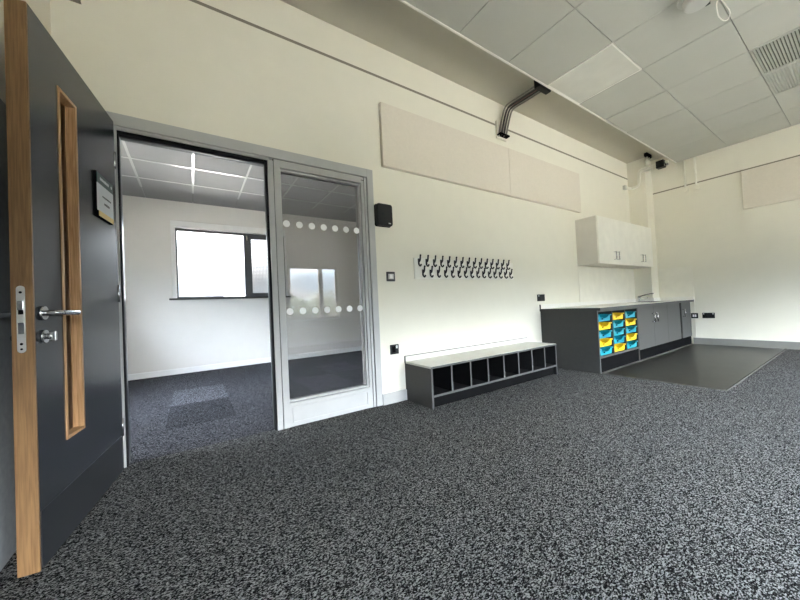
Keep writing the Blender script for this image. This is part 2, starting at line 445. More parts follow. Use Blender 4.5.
# added unseen windows for daylight: far room's right and left walls, main left wall
for (wn, WQ, xo) in (('window_2', WS, 0.), ('window_7', WL, -7.68), ('window_8', W4, XL-.15-6.14)):
  w = empty(wn, (6.0+xo, (WQ[0]+WQ[1])/2, WQ[2]), kind='structure')
  b = MB(); a0, a1, z0, z1 = WQ
  for (p, q, r, s) in ((a0, a1, z0, z0+.05), (a0, a1, z1-.05, z1), (a0, a0+.05, z0, z1), (a1-.05, a1, z0, z1), ((a0+a1)/2-.03, (a0+a1)/2+.03, z0, z1)):
    b.box(6.12+xo, 6.18+xo, p, q, r, s)
  rel(b, w).build('window_frame', 'darkmetal', w)
  rel(MB().box(6.14+xo, 6.146+xo, a0+.05, a1-.05, z0+.05, z1-.05), w).build('pane', 'glass', w)
# rear windows of the main room
for n, (W, mull) in enumerate(((W1, (3.76, 3.86)), (W2, (5.88, 5.96)), (W3, (1.52, 1.60)))):
    x0, x1, z0, z1 = W
    w = empty('window_%d' % (n+3), ((x0+x1)/2, YR, z0), kind='structure')
    b = MB(); y0, y1 = YR-.22, YR-.15; fw = .05
    b.box(x0, x1, y0, y1, z0, z0+fw); b.box(x0, x1, y0, y1, z1-fw, z1); b.box(x0, x0+fw, y0, y1, z0+fw, z1-fw); b.box(x1-fw, x1, y0, y1, z0+fw, z1-fw)
    b.box(mull[0], mull[1], y0-.005, y1+.01, z0+fw, z1-fw)
    if n == 1: b.box(6.72, 6.80, y0-.005, y1+.01, z0+fw, z1-fw)
    rel(b, w).build('window_frame', 'brownframe', w)
    rel(MB().box(x0+fw, x1-fw, y0+.03, y0+.036, z0+fw, z1-fw), w).build('pane', 'glass', w)
    rel(MB().box(x0-.05, x1+.05, YR-.15, YR+.05, z0-.03, z0, .004), w).build('window_sill', 'reveal', w)
    rel(MB().box(x0-.08, x1+.08, YR, YR+.10, 2.12, 2.44, .006), w).build('blind_box', 'pin', w)

# ------------------------------------------------------------------ door set frame (wall opening x .600..2.375)
ft = empty('trim_8', (1.4, 0, 0), kind='structure')
def fr(name, mb, mat): return rel(mb, ft).build(name, mat, ft)
F0, F1 = -.002, .13
fr('architrave', MB().box(2.318, 2.378, F0, F1, 0, 2.102, .002), 'frame')
fr('architrave', MB().box(.592, 2.318, F0, F1, 2.028, 2.102, .002), 'frame')
fr('architrave', MB().box(.592, .628, F0, F1, 0, 2.028, .002), 'frame')
# door rebate: inner liner, black seal, stop
b = MB(); b.box(.628, 1.502, F0+.012, F1, 2.008, 2.028); fr('head_liner', b, 'frame')
b = MB(); b.box(.640, 1.490, .018, .05, 1.990, 2.008); b.box(1.474, 1.490, .018, .05, 0, 1.990); b.box(.640, .648, .018, .05, 0, 1.990); fr('seal', b, 'seal')
b = MB(); b.box(.640, 1.490, .05, .095, 1.984, 2.008, .001); b.box(1.476, 1.490, .05, .095, 0, 1.984, .001); b.box(.640, .648, .05, .095, 0, 1.984, .001); fr('stop', b, 'kick')
fr('jamb', MB().box(.628, .640, F0+.012, F1, 0, 2.008), 'frame')
fr('jamb', MB().box(1.490, 1.528, F0+.004, F1, 0, 2.008, .0015), 'frame')
# ------------------------------------------------------------------ glazed screen (window_6) beside the door
sc = empty('window_6', (1.95, 0, 0), kind='structure', label='tall grey framed glass side screen with white dots, right of the open door', category='glazed screen')
def sn(name, mb, mat, par=None): 
    o = rel(mb, sc).build(name, mat, sc)
    return o
Y0 = F0+.004
sn('stile', MB().box(1.533, 1.577, Y0, F1, 0, 2.022, .0015), 'frame')
sn('stile', MB().box(2.258, 2.284, Y0+.004, F1, 0, 2.022, .0015), 'frame')
sn('stile', MB().box(2.288, 2.310, Y0, F1, 0, 2.022, .0015), 'frame')
sn('gasket', MB().box(2.284, 2.288, Y0+.012, .06, 0, 1.995).box(1.577, 2.288, Y0+.0005, .01, 1.992, 1.996), 'seal')
sn('head_rail', MB().box(1.577, 2.258, Y0, F1, 1.965, 2.022, .0015), 'frame')
b = MB(); b.box(1.577, 2.258, Y0+.002, F1, .002, .178, .0015)
b.box(1.60, 2.235, Y0-.004, Y0+.004, .030, .036); b.box(1.60, 2.235, Y0-.004, Y0+.004, .140, .146); b.box(1.60, 1.606, Y0-.004, Y0+.004, .036, .140); b.box(2.229, 2.235, Y0-.004, Y0+.004, .036, .140)
sn('bottom_rail', b, 'frame')
b = MB(); bw = .014
b.box(1.577, 2.258, Y0+.012, .04, 1.945, 1.960); b.box(1.577, 2.258, Y0+.012, .04, .182, .197); b.box(1.577, 1.577+.006, Y0+.012, .04, .197, 1.945); b.box(2.238, 2.252, Y0+.012, .04, .197, 1.945)
sn('bead', b, 'frame')
b = MB(); b.box(1.577, 2.258, Y0+.02, .036, 1.960, 1.9655); b.box(2.252, 2.2585, Y0+.02, .036, .197, 1.945); b.box(2.310, 2.318, Y0+.01, .06, 0, 2.022); b.box(1.533, 2.318, Y0+.01, .06, 2.022, 2.028); b.box(1.528, 1.533, Y0+.01, .06, 0, 2.022); b.box(1.577, 2.258, Y0+.02, .036, .1775, .1825)
sn('gasket', b, 'seal')
gl = sn('glass_pane', MB().box(1.575, 2.26, .040, .048, .18, 1.965), 'screen_glass')
sn('back_bead', MB().box(1.577, 2.258, .05, .06, .178, .20).box(1.577, 2.258, .05, .06, 1.94, 1.965), 'frame')
for z in (1.549, .868):
    for k in range(7):
        xx = 1.612+k*.0993+.006*(0)
        c = MB().cyl((0, .0002, 0), (0, -1, 0), .0265, .0012, 28).build('dot_sticker', 'sticker', gl)
        c.location = (xx+.006-1.95, .0395, z)

# ------------------------------------------------------------------ door leaf (door_1): hinged left, standing open into the room
HP = Vector((.636, -.041, 0)); EP = Vector((.5222, -.8232, 0))
dd = (EP-HP).normalized()
dr = empty('door_1', HP, math.atan2(dd.y, dd.x), kind='structure', label='charcoal door with oak edge and slim oak framed window, standing open on the left', category='door')
# local: x from hinge to free edge, +y = room-side face side? local y = left of x; the face we see is at local y=0, body on the other side
W, T, Z0, Z1 = .790, .056, .008, 2.026
# with x pointing along dd (towards -y world), local +y points to +x world, so body is at y in [-T,0]
VX0, VX1, VZ0, VZ1 = .449, .600, .394, 1.846
b = MB(); L = .006
for (a, c, e, g) in ((.004, VX0, Z0, Z1), (VX1, W-.008, Z0, Z1), (VX0, VX1, Z0, VZ0), (VX0, VX1, VZ1, Z1)): b.box(a, c, -T, 0, e, g)
b.build('leaf', 'charcoal', dr)
MB().box(W-.008, W, -T-.0003, .0003, Z0, Z1, .0012).build('lipping', 'oak_edge', dr, label='oak lipped lock edge')
MB().box(.0, .004, -T, 0, Z0, Z1).build('lipping', 'steel', dr, label='pale hinge edge')
b = MB(); q = .013
for (ya, yb) in ((-.0, .004), (-T-.004, -T)):
    pass
b.box(VX0, VX0+q, -T-.004, .004, VZ0, VZ1); b.box(VX1-q, VX1, -T-.004, .004, VZ0, VZ1); b.box(VX0+q, VX1-q, -T-.004, .004, VZ0, VZ0+q); b.box(VX0+q, VX1-q, -T-.004, .004, VZ1-q, VZ1)
# bead holding the glass at mid depth
b.box(VX0+q, VX0+q+.006, -T+.008, -.028, VZ0+q, VZ1-q); b.box(VX1-q-.006, VX1-q, -T+.008, -.028, VZ0+q, VZ1-q)
vf = b.build('vision_frame', 'oak_vis', dr, label='slim oak vision panel frame')
MB().box(VX0+q, VX1-q, -.036, -.030, VZ0+q, VZ1-q).build('vision_glass', 'vglass', vf)
MB().box(.020, .778, .0, .0018, .012, .208).build('kick_plate', 'kick', dr)
for s in (1, -1):
    off = 0 if s == 1 else -T
    b = MB(); hz, hxx = .906, .741
    b.cyl((hxx, off, hz), (0, s, 0), .026, .009, 28, .002)
    path = bez([(hxx, off+s*.008, hz), (hxx, off+s*.035, hz), (hxx-.006, off+s*.046, hz), (hxx-.02, off+s*.050, hz), (hxx-.07, off+s*.050, hz), (hxx-.135, off+s*.048, hz)], 6)
    b.tube(path, .0098, 14)
    b.build('lever_handle', 'steel', dr)
    b = MB(); b.cyl((.735, off, .820), (0, s, 0), .025, .008, 28, .002); b.cyl((.735, off+s*.008, .820), (0, s, 0), .011, .018, 18, .002)
    if s == 1: b.box(.729, .741, off+.016, off+.036, .802, .838, .003)
    b.build('lock_cylinder', 'steel', dr)
b = MB(); b.prism([(-.0310+.011*math.cos(a), .780+.011*math.sin(a)) for a in [PI+k*PI/10 for k in range(11)]]+[(-.0310+.011*math.cos(a), .992+.011*math.sin(a)) for a in [k*PI/10 for k in range(11)]], 'x', W-.0005, W+.0018)
fp = b.build('lock_faceplate', 'plate', dr, label='pale steel lock plate')
MB().box(W, W+.006, -.0385, -.0235, .918, .950, .001).box(W+.001, W+.0022, -.0385, -.0235, .835, .874).build('latch', 'steel', fp)
MB().box(W+.001, W+.0024, -.0375, -.0245, .903, .918).cyl((W+.001, -.0310, .980), (1, 0, 0), .0042, .0015, 12).cyl((W+.001, -.0310, .80), (1, 0, 0), .0042, .0015, 12).cyl((W+.001, -.0310, .782), (1, 0, 0), .0035, .0015, 12).build('screw', 'blackmatt', fp)
# sign
SX0, SX1 = .078, .284
MB().box(SX0, SX1, 0, .010, 1.398, 1.627, .002).build('sign_back', 'blackmatt', dr)
sg = MB().box(SX0+.003, SX1-.004, .010, .0125, 1.428, 1.568).build('sign_plate', 'sign_w', dr, label='small door sign with green header and yellow foot')
MB().box(SX0+.003, SX1-.004, .010, .0128, 1.568, 1.622).build('sign_header', 'sign_g', sg)
MB().box(SX0+.003, SX1-.022, .010, .0128, 1.402, 1.428).build('sign_foot', 'sign_y', sg)
b = MB()
for (zz, a0, a1, h) in ((1.512, .115, .225, .010), (1.478, .135, .200, .014)):
    u = a0
    while u < a1:
        wd = random.uniform(.005, .010); b.box(u, u+wd, .0124, .0130, zz-h/2*random.uniform(.7, 1), zz+h/2*random.uniform(.7, 1.1)); u += wd+.003
b.build('lettering', 'ink', sg)
b = MB(); u = .140
while u < .250:
    wd = random.uniform(.006, .012); b.box(u, u+wd, .0126, .0132, 1.590, 1.602+random.uniform(0, .004)); u += wd+.003
b.cyl((.104, .0126, 1.598), (0, 1, 0), .008, .0008, 12)
b.build('lettering', 'sign_w', sg)
for zz in (.25, 1.02, 1.80):
    MB().cyl((-.004, -.002, zz-.05), (0, 0, 1), .007, .10, 12).build('hinge', 'steel', dr)
# tall charcoal panel on the left wall, behind the door
o = thing('wall_panel', 'tall charcoal grey panel standing against the left wall behind the open door', 'wall panel', (XL, -1.30, 0))
MB().box(.0, .018, -.72, .72, .0, 1.74, .003).build('board', 'panel_dark', o)
MB().box(.018, .022, -.71, .71, .02, 1.73, .0015).build('face', 'panel_dark', o)
# small box over the door hinge, high on the main wall
t = thing('sensor_box', 'small pale box high on the wall above the open door', 'sensor', (.455, 0, 2.70))
MB().box(-.05, .05, -.05, 0, 0, .09, .004).build('body', 'wall', t)
MB().box(-.046, .052, -.046, -.002, -.006, .001, .001).build('base', 'dark_groove', t)

# ------------------------------------------------------------------ things on the main wall
# black door release box
t = thing('wall_speaker', 'black square box with tiny white mark, on the wall right of the glass screen', 'wall box', (2.459, 0, 1.596))
b = MB().prism([(-.083, .012), (-.071, 0), (.071, 0), (.083, .012), (.083, .188), (.071, .20), (-.071, .20), (-.083, .188)], 'y', -.012, 0)
b.build('back_plate', 'blackmatt', t)
b = MB().prism([(-.080, .014), (-.066, 0.002), (.066, .002), (.080, .014), (.080, .186), (.066, .198), (-.066, .198), (-.080, .186)], 'y', -.052, -.012, .004)
b.build('body', 'black', t)
MB().cyl((-.022, -.0525, .106), (0, -1, 0), .010, .002, 18).build('lens', 'charcoal', t)
MB().box(.034, .044, -.0532, -.0518, .020, .028).box(.046, .056, -.0532, -.0518, .020, .028).build('mark', 'rocker', t)
# wall plates
def plate(name, label, cat, loc, rz, w, h, kind, group=None):
    t = thing(name, label, cat, loc, rz, group)
    MB().box(-w/2, w/2, -.010, 0, -h/2, h/2, .003).build('faceplate', 'black', t)
    if kind == 'switch':
        MB().box(-.028, .028, -.0125, -.0095, -.024, .024, .001).build('surround', 'greyplastic', t)
        MB().box(-.014, .014, -.016, -.012, -.019, .019, .002).build('rocker', 'rocker', t)
    elif kind == 'spur':
        MB().box(.012, .030, -.0135, -.0095, .008, .034, .002).build('rocker', 'rocker', t)
        MB().box(-.028, .008, -.0118, -.0095, -.026, .030, .001).build('fuse_holder', 'blackmatt', t)
    elif kind == 'switch2':
        for s in (-.013, .013): MB().box(s-.010, s+.010, -.015, -.0095, -.020, .020, .002).build('rocker', 'rocker', t)
    else:
        for s in ((-1, 1) if kind == 'double' else (-1,)):
            MB().box(s*.056-.007, s*.056+.007, -.014, -.0095, .020, .033, .002).build('rocker', 'rocker', t)
            b = MB()
            for (px, pz) in ((0, .006), (-.011, -.016), (.011, -.016)): b.box(s*.033+px-.003, s*.033+px+.003, -.0112, -.0098, pz-.006, pz+.006)
            b.build('pin_hole', 'blackmatt', t)
    return t
plate('light_switch', 'black light switch with white rocker, on the wall below the black box', 'light switch', (2.517, 0, 1.144), 0, .090, .088, 'switch')
plate('power_socket', 'black fused wall outlet with white rocker, low on the wall left of the bench', 'socket', (2.521, 0, .478), 0, .090, .088, 'spur')
plate('power_socket', 'black socket on the wall above the worktop end, between hooks and cupboard', 'socket', (4.830, 0, .891), 0, .160, .088, 'single')
plate('light_switch', 'black plate with pale rockers on right wall, next to the grey cupboard end', 'switch', (XR, -.732, .474), PI/2*3, .090, .088, 'switch2')
plate('power_socket', 'black double socket low on the right wall', 'socket', (XR, -.903, .478), PI/2*3, .150, .088, 'double')

# pinboards: two over the hooks, one on the right wall
def pinboard(label, loc, rz, w, h, group):
    t = thing('pinboard', label, 'pinboard', loc, rz, group)
    MB().box(0, w, -.034, 0, 0, h, .002).build('board', 'pin', t)
    MB().box(.001, w-.001, -.040, -.033, .001, h-.001, .002).build('felt', 'pin', t)
pinboard('beige felt pinboard high on the wall, nearer the glass screen', (2.473, 0, 2.150), 0, 1.800, .588, 'pinboards')
pinboard('beige felt pinboard high on the wall, nearer the white wall cupboard', (4.2745, 0, 2.150), 0, 1.655, .588, 'pinboards')
pinboard('beige pinboard on the right wall, cut by the photo edge', (XR, -1.375, 2.082), -PI/2, 1.80, .575, 'pinboards')

# coat hook rail
rail = thing('coat_rail', 'white coat rail with two staggered rows of black hooks above the bench', 'coat rail', (2.783, 0, 1.124))
MB().box(0, 1.487, -.016, 0, 0, .205, .002).build('board', 'white', rail)
def hook_mesh():
    b = MB()
    b.box(-.0095, .0095, -.0055, 0, -.034, .026, .0015)
    b.tube(bez([(0, -.004, -.004), (0, -.016, -.002), (0, -.027, .014), (0, -.030, .034), (0, -.034, .052)], 5), [.0078]*16+[.0072]*5, 8)
    b.ball((0, -.035, .053), .0095)
    b.tube(bez([(0, -.004, -.026), (0, -.014, -.044), (0, -.028, -.049), (0, -.037, -.040)], 5), .0066, 8)
    b.ball((0, -.038, -.038), .0085)
    return b
hk = hook_mesh().build('hook', 'black', rail); hk.location = (.053, -.016, .172)
for r, (x0, z) in enumerate(((.053, .172), (.098, .066))):
    for k in range(15):
        if r == 0 and k == 0: continue
        c = hk.copy(); COL.objects.link(c); c.parent = rail; c.location = (x0+k*.0942, -.016, z)

# flexible conduits dropping over the wall to the raft
cb = thing('cable_bundle', 'bundle of dark flexible cables bending from the wall above the pinboards into ceiling', 'cables', (4.18, 0, 2.80))
def crel(b): return rel(b, cb)
mats = ['flex', 'flexdark', 'flex', 'flexdark', 'red', 'flex']
for k, mt in enumerate(mats):
    dx = (k-2.5)*.021; dzk = (k % 2)*.024
    pts = [(4.165+dx, -.035-dzk, 2.845+.01*(k % 3)), (4.195+dx, -.045-dzk, 2.98), (4.23+dx, -.055-dzk, 3.10), (4.25+dx, -.075-dzk, 3.18-dzk*.3), (4.255+dx, -.13-dzk, 3.215-dzk), (4.245+dx, -.30, 3.205-dzk), (4.22+dx, -.50, 3.185-dzk), (4.20+dx, -.64, 3.165-dzk*.4), (4.20+dx, -.80, 3.20)]
    crel(MB().tube(bez(pts, 7), .0105 if mt != 'red' else .006, 8)).build('cable', mt, cb)
crel(MB().box(4.10, 4.28, -.022, 0, 2.83, 3.04, .004)).build('wall_plate', 'wall', cb)
crel(MB().box(4.085, 4.30, -.60, -.535, 3.105, 3.215, .008)).build('clamp', 'black', cb)
for bx in (4.11, 4.25): crel(MB().box(bx, bx+.02, -.59, -.575, 3.20, ZS)).build('hanger', 'flexdark', cb)
crel(MB().box(4.10, 4.27, -.075, -.02, 2.855, 2.875, .003)).build('strap', 'blackmatt', cb)
# white pipework in the corner
t = thing('corner_pipe', 'white pipe run with black connector, stepping up in the ceiling corner above cupboard', 'pipe', (7.69, 0, 2.78))
def trel(b): return rel(b, t)
p1 = [(7.55, -.03, 2.80), (7.695, -.055, 2.80), (7.70, -.125, 2.80), (7.70, -.165, 2.815), (7.70, -.18, 2.86), (7.70, -.20, 3.04), (7.70, -.225, 3.075), (7.70, -.28, 3.08), (7.70, -.612, 3.075)]
trel(MB().tube(bez(p1, 5), .024, 12)).build('pipe', 'pipe', t)
p2 = [(7.66, -.245, 3.015), (7.66, -.30, 3.02), (7.66, -.612, 3.018)]
trel(MB().tube(bez(p2, 5), .018, 12)).build('pipe', 'pipe', t)
trel(MB().box(7.615, 7.73, -.57, -.46, 2.99, 3.11, .008)).build('connector', 'black', t)
trel(MB().box(7.50, 7.58, -.045, 0, 2.765, 2.835, .004)).build('outlet_box', 'greyplastic', t)
trel(MB().cyl((7.66, -.575, 3.018), (0, -1, 0), .021, .04, 12)).build('collar', 'steel', t)
t = thing('pipe_bracket', 'dark pipe clamp hanging from the soffit above the corner pipes', 'bracket', (7.62, -.36, ZS))
def trel(b): return rel(b, t)
trel(MB().box(7.52, 7.72, -.385, -.335, ZS-.06, ZS, .006)).build('plate', 'blackmatt', t)
trel(MB().cyl((7.58, -.36, 3.10), (0, 0, 1), .013, .14, 12)).build('rod', 'pipe', t)
trel(MB().cyl((7.66, -.36, 3.10), (0, 0, 1), .013, .14, 12)).build('rod', 'pipe', t)
# two conduits on the right wall
for n, y in enumerate((-.725, -.862)):
    t = thing('wall_conduit', ('slim white conduit down the right wall, nearer the corner', 'slim white conduit down the right wall, farther from the corner')[n], 'conduit', (XR, y, 2.58), -PI/2, 'conduits on the right wall')
    MB().cyl((0, -.016, .045), (0, 0, 1), .0125, 3.10-2.58-.045, 12).build('pipe', 'pipe', t)
    b = MB().cyl((0, 0, .02), (0, -1, 0), .040, .034, 24, .004); b.build('outlet_box', 'wall', t)
    MB().cyl((0, -.012, .25), (0, 0, 1), .0165, .02, 12).build('clip', 'pipe', t)

# ------------------------------------------------------------------ cubby bench
bn = thing('cubby_bench', 'low charcoal cubby bench with pale top and eight open compartments against the wall', 'bench', (2.629, 0, 0))
BL, BD, BH = 1.846, .386, .353
def part(name, mb, mat, par=bn, **k): return mb.build(name, mat, par, **k)
part('side_panel', MB().box(0, .018, -BD+.002, -.001, 0, BH-.018), 'charcoal2')
part('side_panel', MB().box(BL-.018, BL, -BD+.002, -.001, 0, BH-.018), 'cubby')
part('top', MB().box(-.001, BL+.001, -BD-.002, -.018, BH-.018, BH, .0015), 'seat', label='pale seat top')
part('top_edge', MB().box(-.002, BL+.002, -BD-.0035, -BD-.001, BH-.019, BH-.002), 'lip')
part('upstand', MB().box(0, BL, -.018, -.001, BH-.018, .402, .001), 'seat')
part('upstand_edge', MB().box(-.0015, BL+.001, -.0185, -.0005, .400, .4035), 'lip')
part('upstand_edge', MB().box(-.0025, .0, -.0185, -.0005, BH-.018, .403), 'charcoal2')
part('base_shelf', MB().box(.018, BL-.018, -BD+.002, -.02, .095, .113), 'cubby')
part('back_panel', MB().box(.018, BL-.018, -.02, -.010, .02, BH-.018), 'cubby')
part('plinth', MB().box(.018, BL-.018, -BD+.035, -BD+.053, 0, .095), 'blackmatt')
for k in range(1, 8):
    xx = BL*k/8
    part('divider', MB().box(xx-.009, xx+.009, -BD+.002, -.02, .113, BH-.018), 'cubby')
b = MB()
b.box(0, .018, -BD, -BD+.0018, 0, BH-.018); b.box(BL-.018, BL, -BD, -BD+.0018, 0, BH-.018); b.box(.018, BL-.018, -BD, -BD+.0018, .094, .113)
for k in range(1, 8): b.box(BL*k/8-.009, BL*k/8+.009, -BD, -BD+.0018, .113, BH-.019)
part('edging', b, 'lip', label='light grey front edging')

# ------------------------------------------------------------------ worktop run
YF = -.696; UH = .712
X0, X1, X2, X3 = 4.805, 5.880, 6.930, XR-.05
tu = thing('tray_unit', 'charcoal storage unit holding three columns of teal and yellow trays', 'storage unit', (X0, 0, 0))
def tp(name, mb, mat, **k): return rel(mb, tu).build(name, mat, tu, **k)
tp('side_panel', MB().box(X0, X0+.022, YF+.002, -.001, 0, UH), 'charcoal2')
tp('side_panel', MB().box(X1-.020, X1, YF+.002, -.001, .0, UH), 'charcoal2')
cols = [(4.846, 5.168), (5.186, 5.500), (5.518, 5.858)]
cx = [X0+.022, 5.172, 5.512, X1-.020]
tp('divider', MB().box(5.163, 5.181, YF+.004, -.02, .185, UH-.02), 'charcoal2')
tp('divider', MB().box(5.503, 5.521, YF+.004, -.02, .185, UH-.02), 'charcoal2')
tp('base_shelf', MB().box(X0+.022, X1-.02, YF+.004, -.02, .167, .185), 'charcoal2')
tp('top_rail', MB().box(X0+.022, X1-.02, YF+.004, -.02, UH-.020, UH), 'charcoal2')
tp('back_panel', MB().box(X0+.022, X1-.02, -.02, -.008, 0, UH-.02), 'blackmatt')
tp('plinth', MB().box(X0+.022, X1-.02, YF+.010, YF+.03, .003, .167), 'blackmatt')
b = MB(); e0, e1 = YF, YF+.002
b.box(X0, X0+.022, e0, e1, 0, UH); b.box(X0+.022, X1, e0, e1, .167, .187); b.box(X0+.022, X1, e0, e1, UH-.018, UH)
tp('edging', b, 'lip', label='light grey front edging')
# trays
cells = [(X0+.022, 5.163), (5.181, 5.503), (5.521, X1-.020)]
NR, PZ, ZB = 5, .0965, .196
colr = [['teal', 'yellow', 'teal', 'yellow', 'teal'], ['yellow', 'teal', 'teal', 'teal', 'yellow'], ['teal', 'yellow', 'teal', 'yellow', 'teal']]
rown = ['topmost', 'second from top', 'third from top', 'fourth from top', 'bottom']
coln = ['left', 'middle', 'right']
def tray_mesh(w, d=.40, h=.074):
    b = MB(); t = .004; hw = w/2; ti = .020
    # front wall with a scooped opening, tapering in towards the base
    pr = [(-hw+ti, 0), (hw-ti, 0), (hw-.003, h), (hw*.84, h), (hw*.74, h*.86), (hw*.56, h*.60), (hw*.34, h*.60), (hw*.26, h*.46), (-hw*.26, h*.46), (-hw*.34, h*.60), (-hw*.56, h*.60), (-hw*.74, h*.86), (-hw*.84, h), (-hw+.003, h)]
    b.prism(pr, 'y', 0, .005)
    b.prism([(-hw+ti, 0), (hw-ti, 0), (hw-.003, h), (-hw+.003, h)], 'y', d-.005, d)
    for s in (-1, 1):
        b.prism([(s*(hw-ti), 0), (s*(hw-ti-t), 0), (s*(hw-.003-t), h), (s*(hw-.003), h)], 'y', .004, d-.004)
        b.box(s*(hw-.008), s*(hw+.004), -.002, d, h-.006, h, .001)        # runner lip
        b.box(s*hw*.82, s*(hw+.003), -.010, .004, h-.014, h, .002)        # front corner rim
    b.box(-hw+ti, hw-ti, .002, d-.002, 0, .004)
    b.box(-hw*.56, -hw*.32, -.010, .003, h*.53, h*.61, .001); b.box(hw*.32, hw*.56, -.010, .003, h*.53, h*.61, .001); b.box(-hw*.28, hw*.28, -.010, .003, h*.38, h*.47, .001)   # rolled front rim
    return b
for ci, (a, c) in enumerate(cells):
    w = c-a-.030
    for ri in range(NR):
        z = ZB+(NR-1-ri)*PZ
        cn = colr[ci][ri]
        t = thing('tray', '%s plastic tray, %s in the %s column of the tray unit' % (cn, rown[ri], coln[ci]), 'tray', ((a+c)/2, YF+.012, z), 0, 'plastic storage trays')
        tray_mesh(w).build('body', cn, t)
        MB().box(-w*.22, -w*.12, -.0025, .001, .022, .036, .001).build('label_slot', 'blackmatt', t)
        for s in (-1, 1):
            xx = (a, c)[s > 0]
            tp('runner', MB().box(xx, xx-s*.018, YF+.02, YF+.40, z+.058, z+.0672), 'charcoal2')

# double cupboard and end cupboard
def handle(x, zc, par, y):
    b = MB(); h = .056
    b.tube([(x, y, zc-h), (x, y-.030, zc-h)], .0055, 10); b.tube([(x, y, zc+h), (x, y-.030, zc+h)], .0055, 10)
    b.tube([(x, y-.030, zc-h-.006), (x, y-.030, zc+h+.006)], .0062, 10)
    b.build('handle', 'chrome', par)
def cupboard(label, cat, xa, xb, ya, yb, za, zb, mat, smat, seams, hz, hxs, plinth=None, group=None, name='cupboard', gap=None):
    t = thing(name, label, cat, (xa, 0, za), 0, group)
    O = Vector((xa, 0, za))
    def r(mb): bmesh.ops.translate(mb.bm, verts=mb.bm.verts[:], vec=-O); return mb
    zc = za if plinth is None else plinth
    b = MB(); th = .018
    b.box(xa, xa+th, ya+.020, yb, zc, zb); b.box(xb-th, xb, ya+.020, yb, zc, zb); b.box(xa+th, xb-th, ya+.020, yb, zc, zc+th)
    b.box(xa+th, xb-th, ya+.020, yb, zb-th, zb); b.box(xa+th, xb-th, yb-.01, yb, zc+th, zb-th)
    r(b).build('carcass', smat, t)
    edges = [xa]+seams+[xb]
    for k in range(len(edges)-1):
        p, q = edges[k]+.0012, edges[k+1]-.0012
        if gap and k == 0: q = gap[0]
        if gap and k == 1: p = gap[1]
        d = MB().box(p, q, ya, ya+.018, zc+.002, zb-.002, .001)
        d = r(d).build('door', mat, t)
        hx = hxs[k]
        if hx is not None:
            hb = MB(); h = .056
            hb.tube([(hx, ya, hz-h), (hx, ya-.030, hz-h)], .0055, 10); hb.tube([(hx, ya, hz+h), (hx, ya-.030, hz+h)], .0055, 10)
            hb.tube([(hx, ya-.030, hz-h-.006), (hx, ya-.030, hz+h+.006)], .0078, 10)
            r(hb).build('handle', 'chrome', d)
    if plinth is not None:
        r(MB().box(xa, xb, ya+.012, ya+.03, .003, plinth)).build('plinth', 'blackmatt', t)
        r(MB().box(xa, xb, ya+.03, yb, .003, .06)).build('base', 'blackmatt', t)
    return t
cupboard('grey double door base cupboard under the worktop, right of the trays', 'cupboard', X1+.001, X2, YF, -.01, 0, UH, 'grey_door', 'charcoal2', [6.41], .543, [6.355, 6.465], .14, 'base cupboards')
cupboard('grey base cupboard with a dark gap by its right door, at the wall end', 'cupboard', X2+.001, X3, YF, -.272, 0, UH, 'grey_door', 'blackmatt', [7.50], .545, [None, 7.60], .14, 'base cupboards', gap=(7.470, 7.548))
# wall cupboards
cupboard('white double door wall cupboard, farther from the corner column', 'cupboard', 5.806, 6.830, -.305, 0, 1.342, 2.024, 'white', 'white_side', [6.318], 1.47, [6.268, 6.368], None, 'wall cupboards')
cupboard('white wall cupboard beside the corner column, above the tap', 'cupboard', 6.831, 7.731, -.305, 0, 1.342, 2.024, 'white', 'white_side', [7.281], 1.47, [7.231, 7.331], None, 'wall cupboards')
# worktop with upstand and inset sink
wt = thing('worktop', 'pale worktop with upstand running over the trays and grey cupboards', 'worktop', (X0-.012, 0, UH))
def wr(name, mb, mat): return rel(mb, wt).build(name, mat, wt)
WF_, SB = -.735, (6.98, 7.48, -.55, -.19)
b = MB(); z0, z1 = UH, UH+.034
b.box(X0-.012, SB[0], WF_, -.001, z0, z1); b.box(SB[0], SB[1], WF_, SB[2], z0, z1); b.box(SB[0], SB[1], SB[3], -.001, z0, z1); b.box(SB[1], 7.732, WF_, -.001, z0, z1); b.box(7.732, XR-.001, WF_, -.269, z0, z1)
wr('top', b, 'worktop')
wr('front_edge', MB().box(X0-.014, XR-.001, WF_-.0025, WF_, z0, z1-.002), 'lip')
wr('end_edge', MB().box(X0-.0145, X0-.012, WF_, -.001, z0, z1-.002), 'charcoal2')
b = MB().box(X0-.012, 7.732, -.019, -.001, z1, .800, .001); b.box(7.714, 7.732, -.269, -.019, z1, .800); b.box(7.714, XR-.001, -.287, -.269, z1, .800); b.box(XR-.019, XR-.001, WF_, -.287, z1, .800)
wr('upstand', b, 'worktop')
wr('upstand_edge', MB().box(X0-.0145, X0-.012, -.019, -.001, z1, .801), 'charcoal2')
sk = thing('sink', 'stainless steel sink bowl set into the worktop by the corner', 'sink', (SB[0], SB[2], UH-.14))
def sr(name, mb, mat): return rel(mb, sk).build(name, mat, sk)
b = MB(); xa, xb, ya, yb = SB[0]+.003, SB[1]-.003, SB[2]+.003, SB[3]-.003; zt = z1+.002
b.box(xa, xa+.003, ya, yb, UH-.13, zt); b.box(xb-.003, xb, ya, yb, UH-.13, zt); b.box(xa, xb, ya, ya+.003, UH-.13, zt); b.box(xa, xb, yb-.003, yb, UH-.13, zt); b.box(xa, xb, ya, yb, UH-.133, UH-.13)
sr('bowl', b, 'steel')
b = MB(); zr = z1+.0005
